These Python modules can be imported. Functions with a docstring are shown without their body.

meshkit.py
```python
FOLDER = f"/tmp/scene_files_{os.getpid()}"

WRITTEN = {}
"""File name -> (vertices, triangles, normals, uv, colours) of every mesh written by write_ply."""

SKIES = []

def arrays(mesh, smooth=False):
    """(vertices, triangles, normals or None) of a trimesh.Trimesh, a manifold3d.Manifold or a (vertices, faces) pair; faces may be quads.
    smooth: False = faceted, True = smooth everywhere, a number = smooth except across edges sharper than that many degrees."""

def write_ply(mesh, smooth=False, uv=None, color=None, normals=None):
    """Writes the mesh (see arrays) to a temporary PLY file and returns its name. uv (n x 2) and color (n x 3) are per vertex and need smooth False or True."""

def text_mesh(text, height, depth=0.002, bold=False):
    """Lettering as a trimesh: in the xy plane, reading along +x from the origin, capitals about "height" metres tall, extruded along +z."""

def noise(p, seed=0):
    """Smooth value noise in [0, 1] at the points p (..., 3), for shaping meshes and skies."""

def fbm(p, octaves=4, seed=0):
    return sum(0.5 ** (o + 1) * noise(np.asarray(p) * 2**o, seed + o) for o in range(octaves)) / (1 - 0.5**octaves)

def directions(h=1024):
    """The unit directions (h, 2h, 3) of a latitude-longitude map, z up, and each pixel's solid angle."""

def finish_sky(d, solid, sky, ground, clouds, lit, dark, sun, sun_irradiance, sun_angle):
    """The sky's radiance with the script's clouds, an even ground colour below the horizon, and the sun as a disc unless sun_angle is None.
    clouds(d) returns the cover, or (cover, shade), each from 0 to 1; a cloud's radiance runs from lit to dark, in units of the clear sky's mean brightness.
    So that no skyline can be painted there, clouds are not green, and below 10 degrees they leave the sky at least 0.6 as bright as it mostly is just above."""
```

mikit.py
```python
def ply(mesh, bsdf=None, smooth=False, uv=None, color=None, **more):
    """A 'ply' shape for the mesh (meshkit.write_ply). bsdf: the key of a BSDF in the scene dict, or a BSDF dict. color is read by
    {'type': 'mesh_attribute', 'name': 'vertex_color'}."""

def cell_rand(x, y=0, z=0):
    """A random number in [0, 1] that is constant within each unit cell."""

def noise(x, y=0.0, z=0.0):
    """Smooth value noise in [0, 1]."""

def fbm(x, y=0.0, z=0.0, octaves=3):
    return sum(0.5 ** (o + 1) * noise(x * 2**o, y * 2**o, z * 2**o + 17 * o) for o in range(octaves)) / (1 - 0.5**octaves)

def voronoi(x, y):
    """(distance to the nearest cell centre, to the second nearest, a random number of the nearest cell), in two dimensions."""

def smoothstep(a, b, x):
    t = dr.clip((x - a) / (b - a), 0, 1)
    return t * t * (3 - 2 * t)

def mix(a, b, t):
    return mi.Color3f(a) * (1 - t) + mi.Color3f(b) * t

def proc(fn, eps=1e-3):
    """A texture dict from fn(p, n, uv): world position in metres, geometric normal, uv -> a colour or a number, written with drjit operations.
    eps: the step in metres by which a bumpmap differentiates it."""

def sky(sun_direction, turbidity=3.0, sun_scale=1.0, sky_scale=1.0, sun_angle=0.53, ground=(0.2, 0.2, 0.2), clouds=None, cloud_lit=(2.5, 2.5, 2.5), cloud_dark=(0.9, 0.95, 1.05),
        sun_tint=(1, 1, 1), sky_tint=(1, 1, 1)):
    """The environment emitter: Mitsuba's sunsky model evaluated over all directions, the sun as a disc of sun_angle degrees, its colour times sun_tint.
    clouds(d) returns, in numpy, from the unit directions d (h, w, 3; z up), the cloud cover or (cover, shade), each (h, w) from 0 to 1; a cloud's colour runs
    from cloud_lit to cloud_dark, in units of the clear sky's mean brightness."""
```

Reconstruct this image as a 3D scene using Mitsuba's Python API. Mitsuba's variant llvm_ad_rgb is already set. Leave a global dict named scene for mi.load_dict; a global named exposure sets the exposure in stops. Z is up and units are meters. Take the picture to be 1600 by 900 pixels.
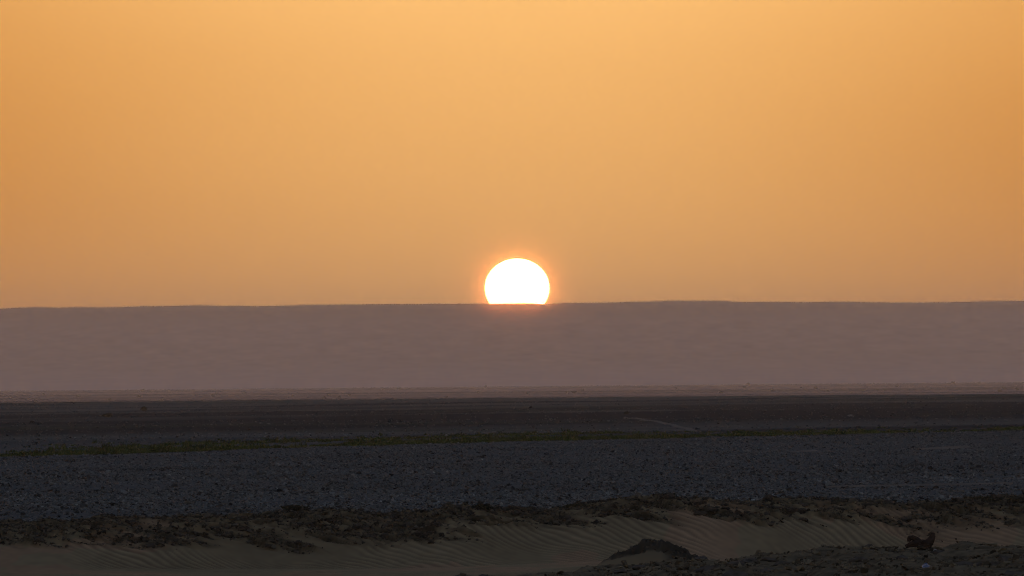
import math, random
import numpy as np
import trimesh
import drjit as dr
import mitsuba as mi
import mikit, meshkit
from mikit import proc, noise, fbm, smoothstep, mix

T = mi.ScalarTransform4f
scene, labels = {}, {}
rng = np.random.default_rng(7)

# ------------------------------------------------------------------ camera, sky, sun, exposure
EYE = 3.0                      # metres above the gravel plain
F = 800 / math.tan(math.radians(8.38 / 2))      # focal length in pixels of the 1600 px wide photograph
HORIZON, ROLL = 592.0, math.radians(0.5)        # eye level in the middle column; the camera hangs a little to the right
pitch = math.atan((HORIZON - 450) / F)
fwd = np.array([0, math.cos(pitch), math.sin(pitch)])
up = np.array([math.sin(ROLL), 0, math.cos(ROLL)])
scene['camera'] = {'type': 'perspective', 'fov': 8.38, 'fov_axis': 'x', 'near_clip': 0.5, 'far_clip': 250000.0,
                   'to_world': T().look_at(origin=[0, 0, EYE], target=[0, float(fwd[1]) * 100, EYE + float(fwd[2]) * 100], up=up.tolist()),
                   'medium': {'type': 'ref', 'id': 'dust_air'}}

SUN_AZ, SUN_EL = 8 / F, math.atan(142.0 / F)
sun_dir = np.array([math.sin(SUN_AZ) * math.cos(SUN_EL), math.cos(SUN_AZ) * math.cos(SUN_EL), math.sin(SUN_EL)])


def dust_veil(d):
    """The dust that hangs in the sky round the setting sun: most towards the sun, thinning upwards and to the sides."""
    el = np.degrees(np.arcsin(np.clip(d[..., 2], -1, 1)))
    az = np.degrees(np.arctan2(d[..., 0], d[..., 1])) - math.degrees(SUN_AZ)
    q = np.stack([az / 5.0, el / 0.9, 0 * el], -1)
    streak = meshkit.fbm(q, 3, seed=5) - 0.5
    cover = 0.92 * np.exp(-(az / 34.0) ** 2) * np.exp(-(np.maximum(el - 3, 0) / 9.0) ** 2) * (1 - 0.22 * np.exp(-(el / 1.0) ** 2))
    bright = 0.72 + 0.30 * np.clip((el - 0.7) / 2.4, 0, 1.0) ** 2.4 - (1 - np.exp(-(az / 4.6) ** 2))
    return np.clip(cover, 0, 1), np.clip(1 - bright - 0.10 * streak, 0, 1)


def smooth(a, b, x):
    t = np.clip((x - a) / (b - a), 0, 1)
    return t * t * (3 - 2 * t)


scene['sky'] = mikit.sky(sun_dir.tolist(), turbidity=3, sun_scale=0.0, sky_scale=1.9, sky_tint=(0.74, 0.95, 1.8), ground=(0.2, 0.18, 0.16),
                         clouds=dust_veil, cloud_lit=(8.0, 4.2, 1.2), cloud_dark=(4.6, 1.62, 0.05))
exposure = 2.3

SUN_FAR = 120000.0             # the sun itself: half a degree wide
sun_at = np.array([0, 0, EYE]) + sun_dir * SUN_FAR
sun_ball = trimesh.creation.icosphere(6)      # flattened a little by refraction so near the horizon
scene['sun'] = mikit.ply((sun_ball.vertices * [1, 1, 0.91] * (SUN_FAR * 50.5 / F) + sun_at, sun_ball.faces), smooth=True,
                         emitter={'type': 'area', 'radiance': {'type': 'rgb', 'value': [13.0, 3.4, 0.7]}})
labels['sun'] = {'label': 'white setting sun disc half sunk behind the long flat ridge', 'category': 'sun'}

# ------------------------------------------------------------------ the dusty air
scene['dust_air'] = {'type': 'homogeneous', 'albedo': {'type': 'rgb', 'value': [1.0, 0.975, 0.99]}, 'sigma_t': 0.13e-3,
                     'phase': {'type': 'blendphase', 'weight': 0.11, 'phase_0': {'type': 'hg', 'g': 0.75}, 'phase_1': {'type': 'hg', 'g': 0.9991}}}
scene['haze'] = {'type': 'cube', 'to_world': T().translate([0, 0, 50.0]).scale([16600, 16600, 68.0]), 'bsdf': {'type': 'null'},
                 'interior': {'type': 'ref', 'id': 'dust_air'}}
labels['haze'] = {'label': 'warm dusty air that fades the far ridge and the valley', 'category': 'haze', 'kind': 'stuff'}

# ------------------------------------------------------------------ the lie of the land
def strip_y(x):               # near edge of the green strip
    return np.interp(x, [-400, -60, -20.9, 0, 27.3, 70, 400], [120, 215, 285, 334, 372, 410, 640])


def crest_y(x):               # crest of the sandbank
    return np.interp(x, [-200, -40, -10.7, 0, 10.7, 40, 200], [128, 140, 143.2, 146, 150, 156, 180]) + 0.25 * np.sin(x * 0.9) + 0.15 * np.sin(x * 2.3 + 1)


CX = [-60, -14, -10.7, -9.3, -8.0, -6.4, -5.2, -4.4, -3.6, -2.6, -1.6, -0.6, 0.6, 1.5, 2.4, 3.2, 4.2, 5.4, 6.8, 8.0, 9.3, 10.8, 14, 60]
CZ = [.1, .15, .16, .20, .24, .25, .27, .34, .31, .24, .33, .36, .30, .40, .53, .54, .47, .44, .38, .30, .36, .43, .4, .2]
BX = [-60, -4, -2.2, -0.9, 1.1, 2.2, 3.3, 4.4, 5.5, 7.2, 8.9, 12, 60]
BZ = [-.62, -.62, -.58, -.50, -.38, -.28, -.20, -.13, -.04, -.03, .05, .08, 0]


def land(x, y):
    """Height of the ground, without the roughness of the sandbank."""
    x, y = np.broadcast_arrays(np.asarray(x, float), np.asarray(y, float))
    d = np.hypot(x, y)
    p = lambda sx, sy, o=0: np.stack([x / sx + o, y / sy, 0 * x], -1)  # noqa: E731
    # plain
    z = 0.10 * (meshkit.fbm(p(9, 14), 3, 1) - .5) * smooth(150, 175, d)
    z = z + 0.55 * (meshkit.fbm(p(90, 45, 3), 3, 2) - .5) * smooth(330, 480, d) * (1 - smooth(900, 1100, d))
    z = z + 0.12 * np.exp(-((y - 1050 - 0.9 * x) / 90) ** 2) * (y > 0)
    # basin beyond the crest, rising to the foot of the ridge
    base = np.interp(d, [0, 1060, 1300, 2000, 2800, 9000, 30000], [0, 0, -1.3, -4.6, -6.0, -6.0, -6.0])
    base = base + (d > 1300) * 0.9 * (meshkit.fbm(p(700, 420, 8), 3, 3) - .5) * smooth(1300, 2500, d) * (1 - smooth(7000, 7900, d))
    z = z + np.where(y > 0, base, 0)
    # sandbank: a low lip, a slope towards the camera, a hollow, and the stony bench before it
    u = y - crest_y(x)
    c = np.interp(x, CX, CZ) - 0.13
    back = c * np.exp(-(np.maximum(u, 0) / 3.2) ** 2)
    front_w = 3.7 + 0.4 * np.sin(x * 0.55 + 0.6)
    floor = -0.80 + 0.05 * np.sin(x * 0.5)
    s = np.clip(-u / front_w, 0, 1)
    prof = 0.55 * s + 0.45 * s * s * (3 - 2 * s)
    front = c + (floor - c) * np.minimum(prof, 1)
    bank = np.where(u > 0, back, front)
    b = np.interp(x, BX, BZ)
    e = 121 + 0.5 * np.sin(x * 1.1) + 0.3 * np.sin(x * 3.1 + 2)
    k = smooth(4.5, -0.6, y - e)
    bank = bank * (1 - k) + np.minimum(b, 5) * k
    near = np.where(u < 0, 1.0, np.exp(-(np.maximum(u, 0) / 5) ** 2))
    return np.where(u < 0, bank, z * (1 - near) + back + 0 * z)


def at(px, py, start=60.0):
    """Where the line of sight through a pixel of the 1600 x 900 photograph meets the ground."""
    a, b = px - 800, 450 - py
    r = np.array([math.cos(ROLL), 0, -math.sin(ROLL)])
    rr = np.cross(fwd, up); rr /= np.linalg.norm(rr)
    uu = np.cross(rr, fwd)
    v = fwd + rr * a / F + uu * b / F
    t = np.exp(np.arange(math.log(start), math.log(15500), 0.0012))
    q = np.array([0, 0, EYE]) + v * t[:, None]
    k = np.nonzero(q[:, 2] < land(q[:, 0], q[:, 1]))[0]
    i = k[0] if len(k) else len(t) - 1
    return q[i]


def grid(xs, ys, zfun):
    X, Y = np.meshgrid(xs, ys)
    Z = zfun(X, Y)
    v = np.stack([X, Y, Z], -1).reshape(-1, 3)
    n, m = len(ys), len(xs)
    i = (np.arange(n - 1)[:, None] * m + np.arange(m - 1)).ravel()
    f = np.vstack([np.stack([i, i + 1, i + m + 1], 1), np.stack([i, i + m + 1, i + m], 1)])
    return v, f


# ------------------------------------------------------------------ materials
def diffuse(fn):
    return {'type': 'twosided', 'bsdf': {'type': 'diffuse', 'reflectance': fn}}


VC = {'type': 'mesh_attribute', 'name': 'vertex_color'}


def ground_color(p, n, uv):
    d = dr.sqrt(p.x * p.x + p.y * p.y)
    fine = fbm(p.x * 2.3, p.y * 2.3, 0.0, 3)
    broad = fbm(p.x / 40 + 5, p.y / 22, 0.0, 3)
    streak = fbm(p.x / 160 + 2, (p.y - 1.1 * p.x) / 34, 0.0, 3)
    gravel = mix((0.09, 0.088, 0.078), (0.16, 0.157, 0.135), fine)
    mid = mix((0.045, 0.046, 0.041), (0.14, 0.13, 0.105), smoothstep(0.34, 0.68, streak))
    mid = mix(mid, (0.075, 0.08, 0.045), smoothstep(0.52, 0.75, broad) * 0.6)
    c = mix(gravel, mid, smoothstep(300, 430, d + 40 * (broad - 0.5)))
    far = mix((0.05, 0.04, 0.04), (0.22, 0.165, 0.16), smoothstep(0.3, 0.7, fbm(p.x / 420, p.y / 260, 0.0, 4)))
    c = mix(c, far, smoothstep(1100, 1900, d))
    sand = mix((0.22, 0.185, 0.145), (0.27, 0.225, 0.175), fine)
    c = mix(sand, c, smoothstep(150, 158, d))
    return c


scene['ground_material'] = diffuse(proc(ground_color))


def hill_color(p, n, uv):
    grain = fbm(p.x / 22, p.y / 60, p.z / 9, 4)
    broad = fbm(p.x / 210, p.y / 300, p.z / 40, 3)
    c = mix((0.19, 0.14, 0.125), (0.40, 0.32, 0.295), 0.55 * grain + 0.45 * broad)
    c = mix(c, (0.52, 0.43, 0.42), smoothstep(34, -6, p.z + 18 * (broad - 0.5)) * 0.7)      # paler towards the foot
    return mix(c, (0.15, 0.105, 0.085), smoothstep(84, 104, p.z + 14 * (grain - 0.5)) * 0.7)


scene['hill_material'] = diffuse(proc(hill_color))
scene['painted_by_piece'] = diffuse(VC)


# ------------------------------------------------------------------ ground: one sheet to the horizon
fine_az = np.linspace(-6.2, 6.2, 380)
side = 6.2 + (180 - 6.2) * np.linspace(0, 1, 46)[1:] ** 1.6
az = np.radians(np.concatenate([-side[::-1][1:], fine_az, side]))
rad = np.concatenate([np.geomspace(2, 100, 40)[:-1], np.geomspace(100, 170, 120)[:-1], np.geomspace(170, 1300, 260)[:-1], np.geomspace(1300, 16500, 150)])
A, R = np.meshgrid(az, rad)
GX, GY = R * np.sin(A), R * np.cos(A)
BANK = (-16.0, 16.0, 98.0, 160.0)      # x0, x1, y0, y1 of the finely modelled sandbank


def inside(x, y, m=2.0):
    k = smooth(0, m, x - BANK[0]) * smooth(0, m, BANK[1] - x) * smooth(0, m, y - BANK[2]) * smooth(0, m, BANK[3] - y)
    return k


GZ = land(GX, GY) - 0.45 * inside(GX, GY)
n, m = A.shape
i = (np.arange(n - 1)[:, None] * m + np.arange(m)).ravel()
j = (np.arange(n - 1)[:, None] * m + (np.arange(m) + 1) % m).ravel()
gv = np.vstack([np.stack([GX, GY, GZ], -1).reshape(-1, 3), [[0, 0, float(land(0.0, 1.0))]]])
gf = np.vstack([np.stack([i, j + m, j], 1), np.stack([i, i + m, j + m], 1), np.stack([np.arange(m), (np.arange(m) + 1) % m, np.full(m, n * m)], 1)])
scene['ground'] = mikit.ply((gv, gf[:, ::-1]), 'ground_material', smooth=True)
labels['ground'] = {'label': 'dark gravel desert plain running to the foot of the ridge', 'kind': 'structure'}

# ------------------------------------------------------------------ hill: the long flat ridge
ridge_px = [-3000, 0, 50, 180, 300, 400, 500, 640, 750, 830, 846, 855, 880, 960, 1050, 1135, 1150, 1300, 1400, 1500, 1600, 4600]
ridge_py = [492, 482.5, 480.5, 480, 477.5, 478, 476, 475.5, 474.3, 473.6, 475, 475.2, 473.6, 471.6, 470.2, 470.6, 472, 472.3, 473, 471.2, 470.5, 455]
RY = 10200.0
ridge_x = (np.array(ridge_px) - 800) / F * RY
ridge_z = EYE + (HORIZON - np.array(ridge_py) - (np.array(ridge_px) - 800) * math.tan(ROLL)) / F * RY
ridge_z[0], ridge_z[-1] = ridge_z[1] - 6, ridge_z[-2] + 4
hx = np.concatenate([-np.geomspace(1000, 9000, 50)[::-1], np.linspace(-990, 990, 420), np.geomspace(1000, 9000, 50)])
s = np.concatenate([np.linspace(0, 1, 64), [1.03, 1.1, 1.4, 2.0, 3.2]])
HX, S = np.meshgrid(hx, s)
gul = meshkit.fbm(np.stack([HX / 70, S * 2.2, 0 * S], -1), 4, 9) - .5
big = meshkit.fbm(np.stack([HX / 420, S * 0.7, 0 * S + 4], -1), 3, 10) - .5
HY = 7900 + 2300 * S + (90 * big + 24 * gul) * smooth(0.05, 0.3, S) * (1 - smooth(0.8, 0.99, S))
rise = np.interp(S, [0, .1, .25, .42, .62, .80, .90, .925, .975, .985, 1.0, 1.1, 4], [-.03, -.004, .012, .05, .17, .40, .64, .68, .955, .962, 1.0, 1.0, 1.0])
top = np.interp(HX, ridge_x, ridge_z) + 2.2 * (meshkit.fbm(np.stack([HX / 60, 0 * HX, 0 * HX], -1), 4, 12) - .5)
HZ = -6.0 + (top + 6.0) * rise + 3.0 * gul * smooth(0.1, 0.35, S) * (1 - smooth(0.8, 0.9, S)) + 3 * (S < 0.999) * (S > .86) * gul
HZ = np.minimum(HZ, top)
n, m = HX.shape
i = (np.arange(n - 1)[:, None] * m + np.arange(m - 1)).ravel()
hf = np.vstack([np.stack([i, i + 1, i + m + 1], 1), np.stack([i, i + m + 1, i + m], 1)])
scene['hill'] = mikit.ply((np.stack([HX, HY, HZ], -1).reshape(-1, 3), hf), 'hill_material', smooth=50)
labels['hill'] = {'label': 'long flat topped ridge faded mauve by dust', 'kind': 'structure'}

# ------------------------------------------------------------------ sandbank
def crust_mask(x, y):
    """Where dark crusted soil and clods lie on the sandbank: along the crest, in tongues down the slope."""
    u = y - crest_y(x)
    q = np.stack([(x + 1.5 * u) / 0.95, u / 1.3, 0 * x], -1)        # tongues trail down to the right
    t = meshkit.fbm(q, 4, 21)
    low = np.interp(x, [-14, -9, -5, 0, 3, 5.4, 7.5, 9.3, 12], [-2.2, -2.1, -2.1, -1.6, -1.25, -1.1, -1.05, -1.9, -1.95]) - 1.9 * (t - 0.5)
    patch = smooth(0.30, 0.58, meshkit.fbm(np.stack([(x + 1.4 * u) / 0.42, u / 0.5, 0 * x + 7], -1), 4, 23))
    m = smooth(low - 0.3, low + 0.35, u) * (1 - smooth(0.8, 2.2, u)) * np.maximum(0.30 + 0.70 * patch, 0.72 * smooth(-0.55, -0.15, u))
    return m


def rubble_mask(x, y):
    e = 121 + 0.5 * np.sin(x * 1.1) + 0.3 * np.sin(x * 3.1 + 2)
    q = meshkit.fbm(np.stack([x / 0.8, y / 2.4, 0 * x], -1), 3, 31) - .5
    return smooth(1.2, -0.4, y - e + 1.6 * q) * smooth(-2.6, -1.0, x + q)


def ripples(x, y):
    """Wind ripples on the sand: (height of the ripple from 0 to 1, how well it is formed)."""
    wob = meshkit.fbm(np.stack([x / 1.8, y / 1.8, 0 * x], -1), 3, 45)
    ph = (0.68 * x + 0.73 * y) / 0.20 + 4.5 * wob
    rip = 0.5 + 0.5 * np.sin(2 * np.pi * ph + 0.5 * np.sin(2 * np.pi * ph))
    amp = smooth(.30, .55, meshkit.fbm(np.stack([x / 2.4 + 4, y / 2.2, 0 * x], -1), 3, 46))
    return rip, amp


def bank_z(x, y):
    z = land(x, y)
    cm, rm = crust_mask(x, y), rubble_mask(x, y)
    u = y - crest_y(x)
    a = meshkit.fbm(np.stack([(x + 1.2 * u) / 0.34, u / 0.42, 0 * x], -1), 5, 41) - .5
    b = np.abs(meshkit.fbm(np.stack([(x + 1.2 * u) / 0.22, u / 0.26, 0 * x + 3], -1), 4, 42) - .5)
    z = z + cm * (0.36 * a + 0.09 - 0.48 * b)
    rip, amp = ripples(x, y)
    z = z + 0.030 * rip * amp * (1 - cm) * (1 - rm) * smooth(0.6, -0.2, u)
    r = meshkit.fbm(np.stack([x / 0.6, y / 1.6, 0 * x], -1), 5, 43) - .5
    z = z + rm * (0.34 * r + 0.03)
    z = z + 0.02 * (meshkit.fbm(np.stack([x / 0.9, y / 0.9, 0 * x], -1), 3, 44) - .5)
    edge = inside(x, y, 0.6)
    return z - 0.10 * (1 - edge) + 0.004


xs = np.arange(BANK[0], BANK[1] + .001, 0.047)
ys = np.concatenate([np.arange(98, 103, .3), np.arange(103, 116, .1), np.arange(116, 124, .07), np.arange(124, 138, .1), np.arange(138, 153, .04), np.arange(152.5, 160.01, .15)])
bv, bf = grid(xs, ys, bank_z)
cm, rm = crust_mask(bv[:, 0], bv[:, 1]), rubble_mask(bv[:, 0], bv[:, 1])
tone = meshkit.fbm(np.stack([bv[:, 0] / 1.9, bv[:, 1] / 2.6, 0 * bv[:, 0]], -1), 4, 51)[:, None]
grain = meshkit.fbm(np.stack([bv[:, 0] / .16, bv[:, 1] / .2, 0 * bv[:, 0]], -1), 3, 52)[:, None]
sandc = np.array([.300, .218, .114]) * (0.72 + 0.56 * tone) * (0.86 + 0.28 * grain) * (1 + 0.10 * (tone > .58) * np.array([1, -.5, -.3]))
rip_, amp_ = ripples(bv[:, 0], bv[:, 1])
sandc = sandc * (1 + 0.55 * amp_ * (rip_ - 0.55))[:, None]      # ripple shading painted into the sand: crests lighter, troughs darker
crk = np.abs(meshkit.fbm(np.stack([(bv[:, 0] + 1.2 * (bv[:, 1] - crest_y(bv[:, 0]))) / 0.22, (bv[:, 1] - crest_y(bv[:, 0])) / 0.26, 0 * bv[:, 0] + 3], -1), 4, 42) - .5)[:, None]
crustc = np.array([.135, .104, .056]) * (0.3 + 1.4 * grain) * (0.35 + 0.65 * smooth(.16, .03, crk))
rubc = np.array([.14, .11, .064]) * (0.2 + 1.6 * grain)
gravc = np.array([.12, .118, .105]) * (0.5 + grain)
col = sandc * (1 - cm[:, None]) + crustc * cm[:, None]
col = col * (1 - rm[:, None]) + rubc * rm[:, None]
u = (bv[:, 1] - crest_y(bv[:, 0]))[:, None]
g = smooth(0.9, 2.6, u + 1.4 * (tone - .5))
col = col * (1 - g) + gravc * g
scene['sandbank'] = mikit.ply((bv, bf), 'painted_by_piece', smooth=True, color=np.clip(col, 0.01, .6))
labels['sandbank'] = {'label': 'rippled sandbank with a rough dark crest above a sandy hollow', 'kind': 'structure'}

# ------------------------------------------------------------------ stones: shapes shared by gravel, clods and rubble
def rough_stone(seed, points=10, flat=0.55):
    r = np.random.default_rng(seed)
    v = r.normal(size=(points, 3)); v /= np.linalg.norm(v, axis=1, keepdims=True)
    v *= r.uniform(.75, 1.1, (points, 1))
    h = trimesh.convex.convex_hull(v * [1, r.uniform(.65, 1), flat * r.uniform(.8, 1.25)])
    return np.array(h.vertices) * 0.5, np.array(h.faces)


STONES = [rough_stone(100 + k, 8 + k % 3, 0.62) for k in range(18)]
CLODS = []
for k in range(10):
    ic = trimesh.creation.icosphere(3)
    v = ic.vertices * (0.5 + 0.6 * meshkit.fbm(ic.vertices * 1.3 + 7 * k, 4, k) + 0.9 * np.abs(meshkit.fbm(ic.vertices * 2.6 + 3 * k, 3, k + 50) - .5))[:, None]
    CLODS.append((v * [1, .85, .66] * 0.5, np.array(ic.faces)))


def scatter(shapes, pos, size, spin, tilt, color, sink=0.28):
    """Many pieces as one mesh: (vertices, faces), colours."""
    vs, fs, cs, off = [], [], [], 0
    pick = rng.integers(0, len(shapes), len(pos))
    for k, (v, f) in enumerate(shapes):
        ids = np.nonzero(pick == k)[0]
        if not len(ids):
            continue
        c, s_ = np.cos(spin[ids])[:, None], np.sin(spin[ids])[:, None]
        ct, st = np.cos(tilt[ids])[:, None], np.sin(tilt[ids])[:, None]
        X, Y, Z = v[None, :, 0], v[None, :, 1], v[None, :, 2]
        Y2, Z2 = Y * ct - Z * st, Y * st + Z * ct
        w = np.stack([X * c - Y2 * s_, X * s_ + Y2 * c, Z2], -1) * size[ids][:, None, None]
        h = w[..., 2].min(1) * -1
        w = w + pos[ids][:, None, :]
        w[..., 2] += (h * (1 - 2 * sink))[:, None]
        vs.append(w.reshape(-1, 3)); fs.append((f[None] + (np.arange(len(ids)) * len(v))[:, None, None]).reshape(-1, 3) + off)
        cs.append(np.repeat(color[ids], len(v), 0)); off += len(ids) * len(v)
    return (np.vstack(vs), np.vstack(fs)), np.vstack(cs)


# gravel of the plain: behind the sandbank up to the green strip, then sparser and coarser to the crest of the plain
N = 125000
yy = np.exp(rng.uniform(math.log(150.5), math.log(400), N))
xx = rng.uniform(-.081, .081, N) * yy
keep = (yy < strip_y(xx) + 2) & (yy > crest_y(xx) + 1.0)
clump = meshkit.fbm(np.stack([xx / 6, yy / 16, 0 * xx], -1), 3, 61)
keep &= rng.uniform(size=N) < 0.42 + 1.0 * smooth(.30, .62, clump)
keep &= ~((np.abs(yy - (189 + 0.35 * (xx - 8.6))) < 0.45) & (xx > 8.2) & (rng.uniform(size=N) > .2))
xx, yy = xx[keep], yy[keep]
size = 0.038 + 0.030 * rng.exponential(1.0, len(xx)); size = np.minimum(size, .26)
N2 = 20000
y2 = np.exp(rng.uniform(math.log(300), math.log(1080), N2)); x2 = rng.uniform(-.085, .085, N2) * y2
k2 = y2 > strip_y(x2) * 1.12
x2, y2 = x2[k2], y2[k2]
xx, yy = np.concatenate([xx, x2]), np.concatenate([yy, y2])
size = np.concatenate([size, 0.06 + 0.05 * rng.exponential(1.0, len(x2))])
tone = rng.uniform(.15, 1.85, (len(xx), 1)) * np.where(rng.uniform(size=(len(xx), 1)) > .985, 2.2, 1)
tone = tone * (0.6 + 0.8 * meshkit.fbm(np.stack([xx / 14, yy / 10, 0 * xx], -1), 3, 62))[:, None]
base = np.where(yy[:, None] < 420, [[.120, .120, .104]], [[.115, .108, .090]])
gm, gc = scatter(STONES, np.stack([xx, yy, land(xx, yy)], -1), size, rng.uniform(0, 6.28, len(xx)), rng.normal(0, .25, len(xx)), np.clip(base * tone, .02, .55))
scene['gravel'] = mikit.ply(gm, 'painted_by_piece', smooth=False, color=gc)
labels['gravel'] = {'label': 'blue grey gravel strewn over the plain behind the sandbank', 'category': 'gravel', 'kind': 'stuff'}

# ------------------------------------------------------------------ green strip of low plants
N = 18000
xg = rng.uniform(-34, 46, N)
wid = rng.gamma(1.3, 0.019, N) + rng.choice([0, 0, 0, 0, 0, .10], N) * (xg < 6)
yg = strip_y(xg) * (1 + wid) + rng.normal(0, .8, N)
pat = meshkit.fbm(np.stack([xg / 5, yg / 14, 0 * xg], -1), 4, 71)
thin = 1 - 0.72 * smooth(0, 22, xg)
k = rng.uniform(size=N) < smooth(.27, .55, pat) * thin
xg, yg = xg[k], yg[k]
B = 13
cx, cy = np.repeat(xg, B), np.repeat(yg, B)
hgt = np.repeat(rng.gamma(3, .027, len(xg)), B) * rng.uniform(.5, 1.1, len(cx))
px_, py_ = cx + rng.normal(0, .13, len(cx)), cy + rng.normal(0, .13, len(cx))
th = rng.uniform(0, 6.28, len(cx)); wd = rng.uniform(.02, .05, len(cx))
lean = rng.normal(0, .35, (len(cx), 2)) * hgt[:, None]
zg = land(px_, py_) - .02
v0 = np.stack([px_ - np.cos(th) * wd, py_ - np.sin(th) * wd, zg], -1)
v1 = np.stack([px_ + np.cos(th) * wd, py_ + np.sin(th) * wd, zg], -1)
mid_ = np.stack([px_ + lean[:, 0] * .35 - np.cos(th) * wd * .9, py_ + lean[:, 1] * .35 - np.sin(th) * wd * .9, zg + hgt * .6], -1)
tip = np.stack([px_ + lean[:, 0], py_ + lean[:, 1], zg + hgt], -1)
vv = np.stack([v0, v1, mid_, tip], 1).reshape(-1, 3)
b4 = np.arange(len(cx))[:, None] * 4
ff = np.vstack([b4 + [0, 1, 2], b4 + [1, 3, 2]])
gcol = np.array([.078, .098, .022]) * np.repeat(rng.uniform(.5, 1.4, len(xg)), B)[:, None]
dry = np.repeat(rng.uniform(size=len(xg)) > .9, B)[:, None]
gcol = np.where(dry, gcol * [1.35, 1.0, 1.2], gcol)
scene['grass'] = mikit.ply((vv, ff), 'painted_by_piece', color=np.repeat(np.clip(gcol, .01, .3), 4, 0))
labels['grass'] = {'label': 'olive green strip of low desert plants across the plain', 'category': 'grass', 'kind': 'stuff'}

# ------------------------------------------------------------------ tracks and pale sand strips on the plain
def ribbon(points, width, lift):
    p = np.array(points, float)
    t = np.concatenate([[0], np.cumsum(np.linalg.norm(np.diff(p, axis=0), axis=1))])
    q = np.arange(0, t[-1], .8)
    x, y = np.interp(q, t, p[:, 0]), np.interp(q, t, p[:, 1])
    dx, dy = np.gradient(x), np.gradient(y); L = np.hypot(dx, dy)
    w = width * (0.75 + 0.6 * meshkit.fbm(np.stack([q / 5, 0 * q, 0 * q], -1), 3, 81)) * np.minimum(1, np.minimum(q, t[-1] - q) / 4 + .15)
    rows = []
    for o in np.linspace(-1, 1, 7):
        X, Y = x - dy / L * w * o / 2, y + dx / L * w * o / 2
        rows.append(np.stack([X, Y, land(X, Y) + lift * (1 - o * o) + .012], -1))
    v = np.stack(rows, 0); n, m = v.shape[:2]
    i = (np.arange(n - 1)[:, None] * m + np.arange(m - 1)).ravel()
    f = np.vstack([np.stack([i, i + m + 1, i + 1], 1), np.stack([i, i + m, i + m + 1], 1)])[:, ::-1]
    return v.reshape(-1, 3), f


def pale_color(p, n, uv):
    return mix((0.155, 0.13, 0.10), (0.25, 0.21, 0.165), fbm(p.x * 1.5, p.y * 1.5, 0.0, 3))


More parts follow.
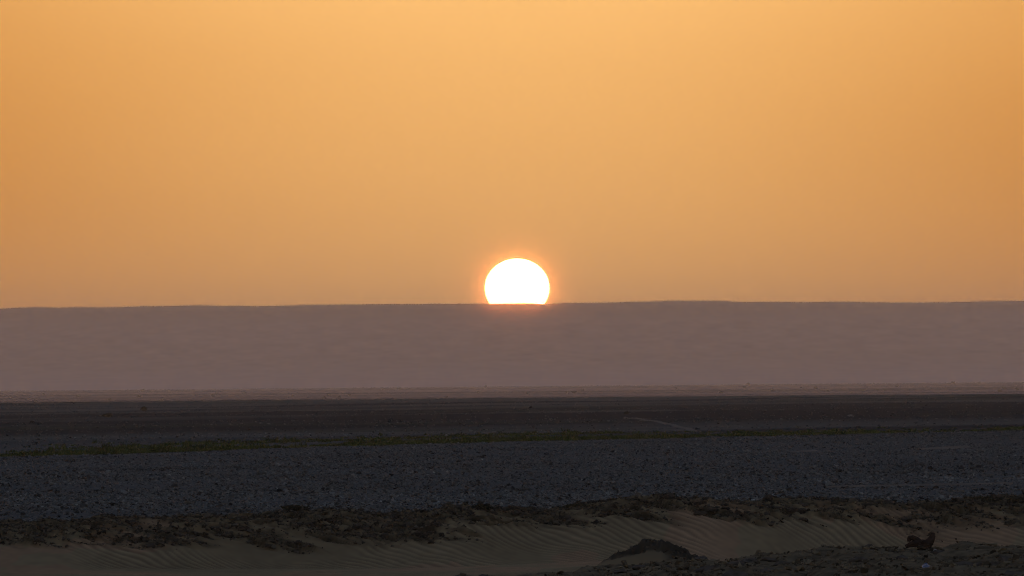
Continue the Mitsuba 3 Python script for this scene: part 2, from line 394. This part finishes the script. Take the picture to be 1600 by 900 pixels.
scene['pale_sand'] = diffuse(proc(pale_color))
track = [at(x, y)[:2] for x, y in ((976, 652.5), (1012, 657.5), (1050, 664), (1075, 670), (1092, 675))]
scene['path'] = mikit.ply(ribbon(track, .5, .05), 'pale_sand', smooth=True)
labels['path'] = {'label': 'pale dirt track slanting over the dark plain beyond the green strip', 'kind': 'structure'}
for k, (pts, w, lab) in enumerate([
        (((1436, 703.5), (1475, 700.5), (1512, 698)), 1.5, 'pale sand patch in the gravel on the right'),
        (((1232, 707.5), (1260, 706), (1282, 705)), 1.0, 'faint pale sand patch left of the brighter one'),
        (((1290, 763), (1400, 760.5), (1500, 758.5), (1610, 756.5)), .3, 'thin pale wheel track along the back of the sandbank')]):
    key = 'sand_patch' + (f'_{k:03d}' if k else '')
    scene[key] = mikit.ply(ribbon([at(*q, 165)[:2] for q in pts], w, .05), 'pale_sand', smooth=True)
    labels[key] = {'label': lab, 'kind': 'structure'}

# ------------------------------------------------------------------ clods on the crest and stones on the bench
def numbered(name):
    if name not in labels and name not in scene:
        return name
    k = 1
    while f'{name}_{k:03d}' in labels or f'{name}_{k:03d}' in scene:
        k += 1
    return f'{name}_{k:03d}'


N = 60000
xc = rng.uniform(-12.5, 12.5, N); uc = rng.uniform(-3.4, 1.2, N); yc = crest_y(xc) + uc
k = rng.uniform(size=N) < crust_mask(xc, yc) ** 2.2 * 0.7
xc, yc = xc[k], yc[k]
sc = np.minimum(.034 + .036 * rng.exponential(1, len(xc)), .20)
order = np.argsort(-sc)
BIG = 110
cl = order[BIG:]
ccol = np.clip(np.array([.085, .07, .048]) * rng.uniform(.35, 1.7, (len(xc), 1)), .01, .3)
zc = bank_z(xc, yc)
CM, CC = scatter(STONES, np.stack([xc, yc, zc], -1)[cl], sc[cl], rng.uniform(0, 6.28, len(cl)), rng.normal(0, .4, len(cl)), ccol[cl], .25)
scene['loose_soil'] = mikit.ply(CM, 'painted_by_piece', color=CC)
labels['loose_soil'] = {'label': 'small dark crumbs of soil and stone along the sandbank crest', 'category': 'soil', 'kind': 'stuff'}
scene['clod_soil'] = diffuse(proc(lambda p, n, uv: mix((0.035, 0.027, 0.018), (0.125, 0.10, 0.07), fbm(p.x * 9, p.y * 9, p.z * 9, 3))))
clod_ply = [mikit.ply(c, 'clod_soil', smooth=22) for c in CLODS]
for q, o in enumerate(order[:BIG]):
    key = numbered('earth_clod')
    s_ = max(sc[o], .10) * rng.uniform(.9, 1.3)
    scene[key] = {**clod_ply[q % 10], 'to_world': T().translate([float(xc[o]), float(yc[o]), float(zc[o] + .04 * s_)]).rotate([0, 0, 1], float(rng.uniform(0, 360))).rotate([1, 0, 0], float(rng.normal(0, 16))).scale([float(s_ * 1.2), float(s_), float(s_ * .9)])}
    labels[key] = {'label': 'dark lump of dry earth on the rough crest of the sandbank', 'category': 'clod', 'group': 'dark earth clods along the sandbank crest'}

N = 30000
xr = rng.uniform(-2.5, 11.5, N); yr = rng.uniform(102, 122.5, N)
k = (np.hypot(xr - 7.1, (yr - 121) / 3) > .55) & (rng.uniform(size=N) < rubble_mask(xr, yr) ** 1.5 * (0.05 + 0.40 * smooth(.44, .64, meshkit.fbm(np.stack([xr / .9, yr / 2.5, 0 * xr], -1), 3, 91))))
xr, yr = xr[k], yr[k]
sr = np.minimum(.035 + .045 * rng.exponential(1, len(xr)), .34)
order = np.argsort(-sr); BIG = 80
zr = bank_z(xr, yr)
rcol = np.clip(np.array([.13, .103, .062]) * rng.uniform(.3, 1.8, (len(xr), 1)), .01, .4)
cl = order[BIG:]
RM, RC = scatter(STONES, np.stack([xr, yr, zr], -1)[cl], sr[cl], rng.uniform(0, 6.28, len(cl)), rng.normal(0, .25, len(cl)), rcol[cl], .25)
scene['rubble'] = mikit.ply(RM, 'painted_by_piece', color=RC)
labels['rubble'] = {'label': 'dark broken stones covering the low bench at bottom right', 'category': 'rubble', 'kind': 'stuff'}
scene['bench_stone'] = diffuse(proc(lambda p, n, uv: mix((0.035, 0.029, 0.021), (0.17, 0.142, 0.108), fbm(p.x * 11, p.y * 11, p.z * 11, 3))))
slabs = []
for c in range(8):
    v, f = rough_stone(300 + c, 18, .38)
    slabs.append(mikit.ply((v, f), 'bench_stone', smooth=False))
for q, o in enumerate(order[:BIG]):
    key = numbered('flat_stone')
    s_ = max(sr[o], .13) * rng.uniform(1, 1.4)
    scene[key] = {**slabs[q % 8], 'to_world': T().translate([float(xr[o]), float(yr[o]), float(zr[o] + .06 * s_)]).rotate([0, 0, 1], float(rng.uniform(0, 360))).rotate([1, 0, 0], float(rng.normal(0, 12))).scale(float(s_ * 1.15))}
    labels[key] = {'label': 'flat dark stone lying on the low stony bench at bottom right', 'category': 'stone', 'group': 'flat stones on the stony bench'}

# ------------------------------------------------------------------ mound in the hollow
mx, my = np.meshgrid(np.linspace(-2.2, 2.2, 170), np.linspace(-2.0, 2.0, 110))
prof = np.interp(mx, [-2.2, -1.3, -.85, -.45, -.1, .25, .55, .85, 1.15, 2.2], [0, .14, .40, .62, .76, .77, .70, .52, .22, 0])
mound = prof * np.exp(-(my / .95) ** 2)
nz = meshkit.fbm(np.stack([mx / .35, my / .4, 0 * mx], -1), 5, 101) - .5
nf = np.abs(meshkit.fbm(np.stack([mx / .16, my / .2, 0 * mx], -1), 4, 102) - .5)
cap = np.clip(smooth(.38, .55, mound + .35 * nz) + smooth(.35, .8, mx + .5 * nz) * smooth(.08, .16, mound), 0, 1)
cap = cap * (1 - 0.85 * smooth(-.28, -.5, my) * smooth(.45, .2, mx))
MX, MY = mx + 2.42, my + 126.6
MZ = land(MX, MY) + mound + cap * (.38 * nz - .45 * nf + .06) - .08 * (mound < .012)
mc = np.array([.23, .172, .095]) * (1 - cap[..., None]) + np.array([.06, .052, .036]) * cap[..., None] * (.5 + 1.4 * (nz[..., None] + .4))
n, m = mx.shape
i = (np.arange(n - 1)[:, None] * m + np.arange(m - 1)).ravel()
mf = np.vstack([np.stack([i, i + 1, i + m + 1], 1), np.stack([i, i + m + 1, i + m], 1)])
scene['earth_mound'] = mikit.ply((np.stack([MX, MY, MZ], -1).reshape(-1, 3), mf), 'painted_by_piece', smooth=True, color=np.clip(mc.reshape(-1, 3), .01, .5))
k = np.nonzero((cap.ravel() > .6) & (rng.uniform(size=cap.size) < .035))[0]
P = np.stack([MX, MY, MZ], -1).reshape(-1, 3)[k]
sm = np.minimum(.035 + .035 * rng.exponential(1, len(k)), .17)
MM, MC = scatter(STONES, P, sm, rng.uniform(0, 6.28, len(k)), rng.normal(0, .4, len(k)), np.clip(np.array([.085, .068, .046]) * rng.uniform(.3, 1.6, (len(k), 1)), .01, .3), .3)
scene['earth_mound__crumbs'] = mikit.ply(MM, 'painted_by_piece', color=MC)
labels['earth_mound__crumbs'] = {'label': 'crumbled dark soil over the cap of the hummock', 'kind': 'stuff'}
labels['earth_mound'] = {'label': 'low hummock of sand with a dark crusted cap in the hollow before the bank', 'category': 'mound'}

# ------------------------------------------------------------------ shrubs
scene['shrub_leaf'] = diffuse(proc(lambda p, n, uv: mix((0.028, 0.026, 0.014), (0.085, 0.075, 0.036), noise(p.x * 13, p.y * 13, p.z * 13))))
scene['far_leaf'] = diffuse(proc(lambda p, n, uv: mix((0.035, 0.035, 0.018), (0.09, 0.085, 0.045), noise(p.x * 1.7, p.y * 1.7, p.z * 1.7))))
scene['bark'] = diffuse(proc(lambda p, n, uv: mix((0.06, 0.045, 0.032), (0.13, 0.10, 0.075), fbm(p.x * 20, p.y * 20, p.z * 5, 3))))


def tube(points, r0, r1, sides=6):
    p = np.array(points, float); n = len(p)
    t = np.gradient(p, axis=0); t /= np.linalg.norm(t, axis=1, keepdims=True) + 1e-9
    a = np.cross(t, [0.3, 0.9, 0.1]); a /= np.linalg.norm(a, axis=1, keepdims=True) + 1e-9
    b = np.cross(t, a); ang = np.arange(sides) * 2 * math.pi / sides
    r = np.linspace(r0, r1, n)[:, None, None]
    v = p[:, None] + r * (np.cos(ang)[None, :, None] * a[:, None] + np.sin(ang)[None, :, None] * b[:, None])
    i, j = np.meshgrid(np.arange(n - 1), np.arange(sides), indexing='ij')
    q = np.stack([i * sides + j, i * sides + (j + 1) % sides, (i + 1) * sides + (j + 1) % sides, (i + 1) * sides + j], -1).reshape(-1, 4)
    f = np.vstack([q[:, [0, 1, 2]], q[:, [0, 2, 3]]])
    caps = [[0, k + 1, k] for k in range(1, sides - 1)] + [[(n - 1) * sides, (n - 1) * sides + k, (n - 1) * sides + k + 1] for k in range(1, sides - 1)]
    return trimesh.Trimesh(v.reshape(-1, 3), np.vstack([f, caps]), process=False)


def leaves(r, centre, radii, count, leaf):
    d = r.normal(size=(count, 3)); d /= np.linalg.norm(d, axis=1, keepdims=True)
    d *= r.uniform(.25, 1, (count, 1)) ** .5
    lump = 0.45 + 1.1 * meshkit.fbm(d * 2.2 + r.uniform(0, 50), 3, 5)[:, None]
    c = np.asarray(centre) + d * lump * radii
    a = r.normal(size=(count, 3)); a /= np.linalg.norm(a, axis=1, keepdims=True)
    b = np.cross(a, r.normal(size=(count, 3))); b /= np.linalg.norm(b, axis=1, keepdims=True)
    s_ = leaf * r.uniform(.6, 1.4, (count, 1))
    v = np.stack([c - a * s_, c + b * s_ * .4, c + a * s_, c - b * s_ * .4], 1).reshape(-1, 3)
    k = np.arange(count)[:, None] * 4
    return v, np.vstack([k + [0, 1, 2], k + [0, 2, 3]])


def shrub(name, label, cat, base, w, h, leafsize, seed, mat='shrub_leaf', count=700, group=None):
    key = numbered(name)
    r = np.random.default_rng(seed)
    tw = []
    for q in range(9):
        a = r.uniform(0, 6.28); rr = r.uniform(.15, .42) * w
        tw.append(tube([base, base + [math.cos(a) * rr * .4, math.sin(a) * rr * .4, h * .45], base + [math.cos(a) * rr, math.sin(a) * rr, h * r.uniform(.6, .95)]], .025 * h, .008 * h, 4))
    scene[key + '__stem'] = mikit.ply(trimesh.util.concatenate(tw), 'bark', smooth=60)
    scene[key + '__crown'] = mikit.ply(leaves(r, base + [0, 0, h * .5], [w * .5, w * .42, h * .52], count, leafsize), mat)
    labels[key] = {'label': label, 'category': cat, **({'group': group} if group else {})}
    return key


# dark scrubby tufts on the crest
for q, (px, py, wpx, hpx, lab) in enumerate([
        (1002, 774, 46, 13, 'widest dark scrub tuft on the highest point of the sandbank crest'),
        (484, 801, 44, 10, 'dark scrub tuft on the bank crest, second from the left'),
        (606, 802, 50, 9, 'low dark scrub tuft on the bank crest, third from the left'),
        (246, 812, 34, 9, 'leftmost dark scrub tuft on the sandbank crest'),
        (752, 797, 40, 9, 'dark scrub tuft on the crest below and left of the sun'),
        (905, 792, 60, 8, 'flat dark scrub tuft just left of the highest crest point'),
        (1092, 777, 34, 8, 'small dark scrub tuft right of the highest crest point'),
        (1545, 781, 70, 9, 'rightmost flat scrub tuft on the sandbank crest')]):
    base = at(px, py + 4, 125)
    base[1] = min(base[1], float(crest_y(base[0])) + .4)
    base[2] = float(bank_z(base[0], base[1])) - .05
    sc_ = base[1] / F
    shrub('desert_shrub', lab, 'shrub', base, wpx * sc_, hpx * sc_ * 0.95, .028, 500 + q, count=700)

# bushes far out on the plain
for q, (px, py, wpx, hpx, lab) in enumerate([
        (225, 642.5, 10, 5, 'single dark bush on the dark plain at far left'),
        (168, 652, 16, 4, 'low dark bush on the plain below and left of the single bush'),
        (979, 647.5, 8, 3, 'small dark bush at the far end of the pale dirt track')]):
    base = at(px, py, 250)
    sc_ = base[1] / F
    shrub('plain_bush', lab, 'bush', base, wpx * sc_, hpx * sc_ * 1.4, wpx * sc_ * .12, 540 + q, 'far_leaf', 300)


r_ = np.random.default_rng(77)
for q in range(46):
    px = r_.uniform(10, 1590); edge = 632 - 18.0 * px / 1600
    base = at(px, edge - r_.uniform(1.5, 20) ** 1.0, 1500)
    base[2] = float(land(base[0], base[1])) - .05
    w = r_.uniform(3.0, 7.5) * base[1] / F
    shrub('far_bush', 'tiny dark bush on the hazy valley floor below the ridge', 'bush', base, w, w * r_.uniform(.4, .7), w * .13, 700 + q, 'far_leaf', 150, 'scattered bushes on the far valley floor')


def acacia(label, base, w, h, seed, group=None):
    key = numbered('acacia_tree')
    r = np.random.default_rng(seed)
    limbs = [tube([base - [0, 0, .3], base + [.06 * w, 0, h * .3], base + [0.02 * w, 0, h * .55]], .045 * h, .03 * h, 6)]
    for q in range(6):
        a = q * 1.05 + r.uniform(-.3, .3)
        limbs.append(tube([base + [0.03 * w, 0, h * .42], base + [math.cos(a) * w * .16, math.sin(a) * w * .16, h * .62], base + [math.cos(a) * w * .34, math.sin(a) * w * .34, h * .82]], .022 * h, .008 * h, 5))
    scene[key + '__trunk'] = mikit.ply(trimesh.util.concatenate(limbs), 'bark', smooth=60)
    parts, off = [], 0
    V, Fc = [], []
    for q in range(6):
        a, rr = r.uniform(0, 6.28), r.uniform(.05, .34) * w
        v, f = leaves(r, base + [math.cos(a) * rr, math.sin(a) * rr, h * r.uniform(.74, .9)], [w * .24, w * .24, h * .13], 130, .05 * w)
        V.append(v); Fc.append(f + off); off += len(v)
    scene[key + '__crown'] = mikit.ply((np.vstack(V), np.vstack(Fc)), 'far_leaf')
    labels[key] = {'label': label, 'category': 'tree', **({'group': group} if group else {})}


for q, (px, py, wpx, hpx, lab) in enumerate([
        (897, 620.5, 12, 10, 'umbrella shaped tree on the valley edge right of the sun'),
        (530, 627, 6, 8, 'slim small tree on the valley edge left of the sun'),
        (1347, 613.5, 11, 5, 'low wide tree in the hazy valley at far right, left of a pair'),
        (1382, 612.5, 10, 5, 'low wide tree in the hazy valley, rightmost of the far trees'),
        (1302, 597, 6, 4, 'tiny tree high up the hazy valley at the right'),
        (358, 630, 8, 4, 'low tree on the left valley edge beyond the dark plain'),
        (252, 629, 8, 4, 'low tree left of centre on the hazy valley edge'),
        (171, 627, 9, 4, 'low tree near the left end of the valley edge'),
        (55, 630.5, 9, 5, 'leftmost low tree on the hazy valley edge'),
        (480, 626.5, 6, 4, 'tiny tree on the valley edge next to the slim tree')]):
    base = at(px, py, 1500)
    base[2] = float(land(base[0], base[1]))
    acacia(lab, base, wpx * base[1] / F, hpx * base[1] / F, 570 + q)

# ------------------------------------------------------------------ weathered stump, pale stone and blue scrap on the bench
def blob_chain(points, radii, seed, amp=.25):
    m = tube(points, 1, 1, 10)
    n = len(points); v = np.array(m.vertices).reshape(n, 10, 3); p = np.array(points)[:, None]
    v = p + (v - p) * np.array(radii)[:, None, None]
    v = v.reshape(-1, 3)
    c = np.repeat(np.array(points), 10, 0)
    v = c + (v - c) * (1 + amp * 2 * (meshkit.fbm(v * 14, 3, seed) - .5))[:, None]
    return trimesh.Trimesh(v, m.faces, process=False)


b = at(1441, 861, 100); b[2] = max(b[2], float(bank_z(b[0], b[1]))) if b[1] > 98.5 else b[2]
q = lambda dx, dz, dy=0: [b[0] + dx * b[1] / F, b[1] + dy, b[2] + dz * b[1] / F]  # noqa: E731
scene['dark_wood'] = diffuse(proc(lambda p, n, uv: mix((0.022, 0.014, 0.010), (0.075, 0.05, 0.035), fbm(p.x * 8, p.y * 8, p.z * 40, 3))))
scene['dead_stump__log'] = mikit.ply(blob_chain([q(-26, 4), q(-18, 8), q(-9, 9), q(0, 8, .05), q(8, 7), q(14, 7)], [.03, .05, .065, .08, .09, .05], 1), 'dark_wood', smooth=50)
scene['dead_stump__root'] = mikit.ply(blob_chain([q(8, 7), q(12, 11), q(15, 16, .03), q(17, 21, .04), q(17.5, 25, .05)], [.08, .075, .062, .05, .03], 2), 'dark_wood', smooth=50)
scene['dead_stump__root_001'] = mikit.ply(blob_chain([q(-2, 9), q(-9, 15, .02), q(-15, 18, .03), q(-20, 17, .03), q(-21, 12, .02)], [.07, .055, .05, .045, .03], 3), 'dark_wood', smooth=50)
scene['dead_stump__root_002'] = mikit.ply(blob_chain([q(8, 6), q(4, 1, -.05), q(10, -3, -.1)], [.09, .06, .04], 4), 'dark_wood', smooth=50)
labels['dead_stump'] = {'label': 'dark dead wood with one upturned root end on the sand above the stony bench', 'category': 'dead wood'}

b = at(1461, 866, 100); b[2] = max(b[2], float(bank_z(b[0], b[1]))) if b[1] > 98.5 else b[2]
v, f = rough_stone(900, 26, .8)
scene['light_stone_material'] = diffuse(proc(lambda p, n, uv: mix((0.4, 0.38, 0.35), (0.6, 0.58, 0.54), fbm(p.x * 30, p.y * 30, p.z * 30, 2))))
scene['pale_stone'] = mikit.ply((v * .075 + b + [0, 0, .03], f), 'light_stone_material')
labels['pale_stone'] = {'label': 'single pale stone below the right end of the dead wood', 'category': 'stone'}

b = at(1448, 893, 95); b[2] = max(b[2], float(bank_z(b[0], b[1]))) if b[1] > 98.5 else b[2]
gx, gy = np.meshgrid(np.linspace(-1, 1, 22), np.linspace(-1, 1, 16))
cr = meshkit.fbm(np.stack([gx * 1.8, gy * 1.8, 0 * gx], -1), 3, 111)
X = b[0] + gx * .085 * (1 - .25 * cr); Y = b[1] + gy * .10
Z = b[2] + .01 + 0.11 * cr * np.exp(-gx ** 2 * .8) * (0.6 + .4 * gy)
i = (np.arange(15)[:, None] * 22 + np.arange(21)).ravel()
sf = np.vstack([np.stack([i, i + 1, i + 23], 1), np.stack([i, i + 23, i + 22], 1)])
scene['blue_plastic'] = {'type': 'twosided', 'bsdf': {'type': 'roughplastic', 'diffuse_reflectance': {'type': 'rgb', 'value': [.10, .135, .20]}, 'alpha': .25}}
scene['plastic_scrap'] = mikit.ply((np.stack([X, Y, Z], -1).reshape(-1, 3), sf), 'blue_plastic', smooth=True)
labels['plastic_scrap'] = {'label': 'crumpled scrap of blue plastic on the stony bench near the bottom edge', 'category': 'litter'}
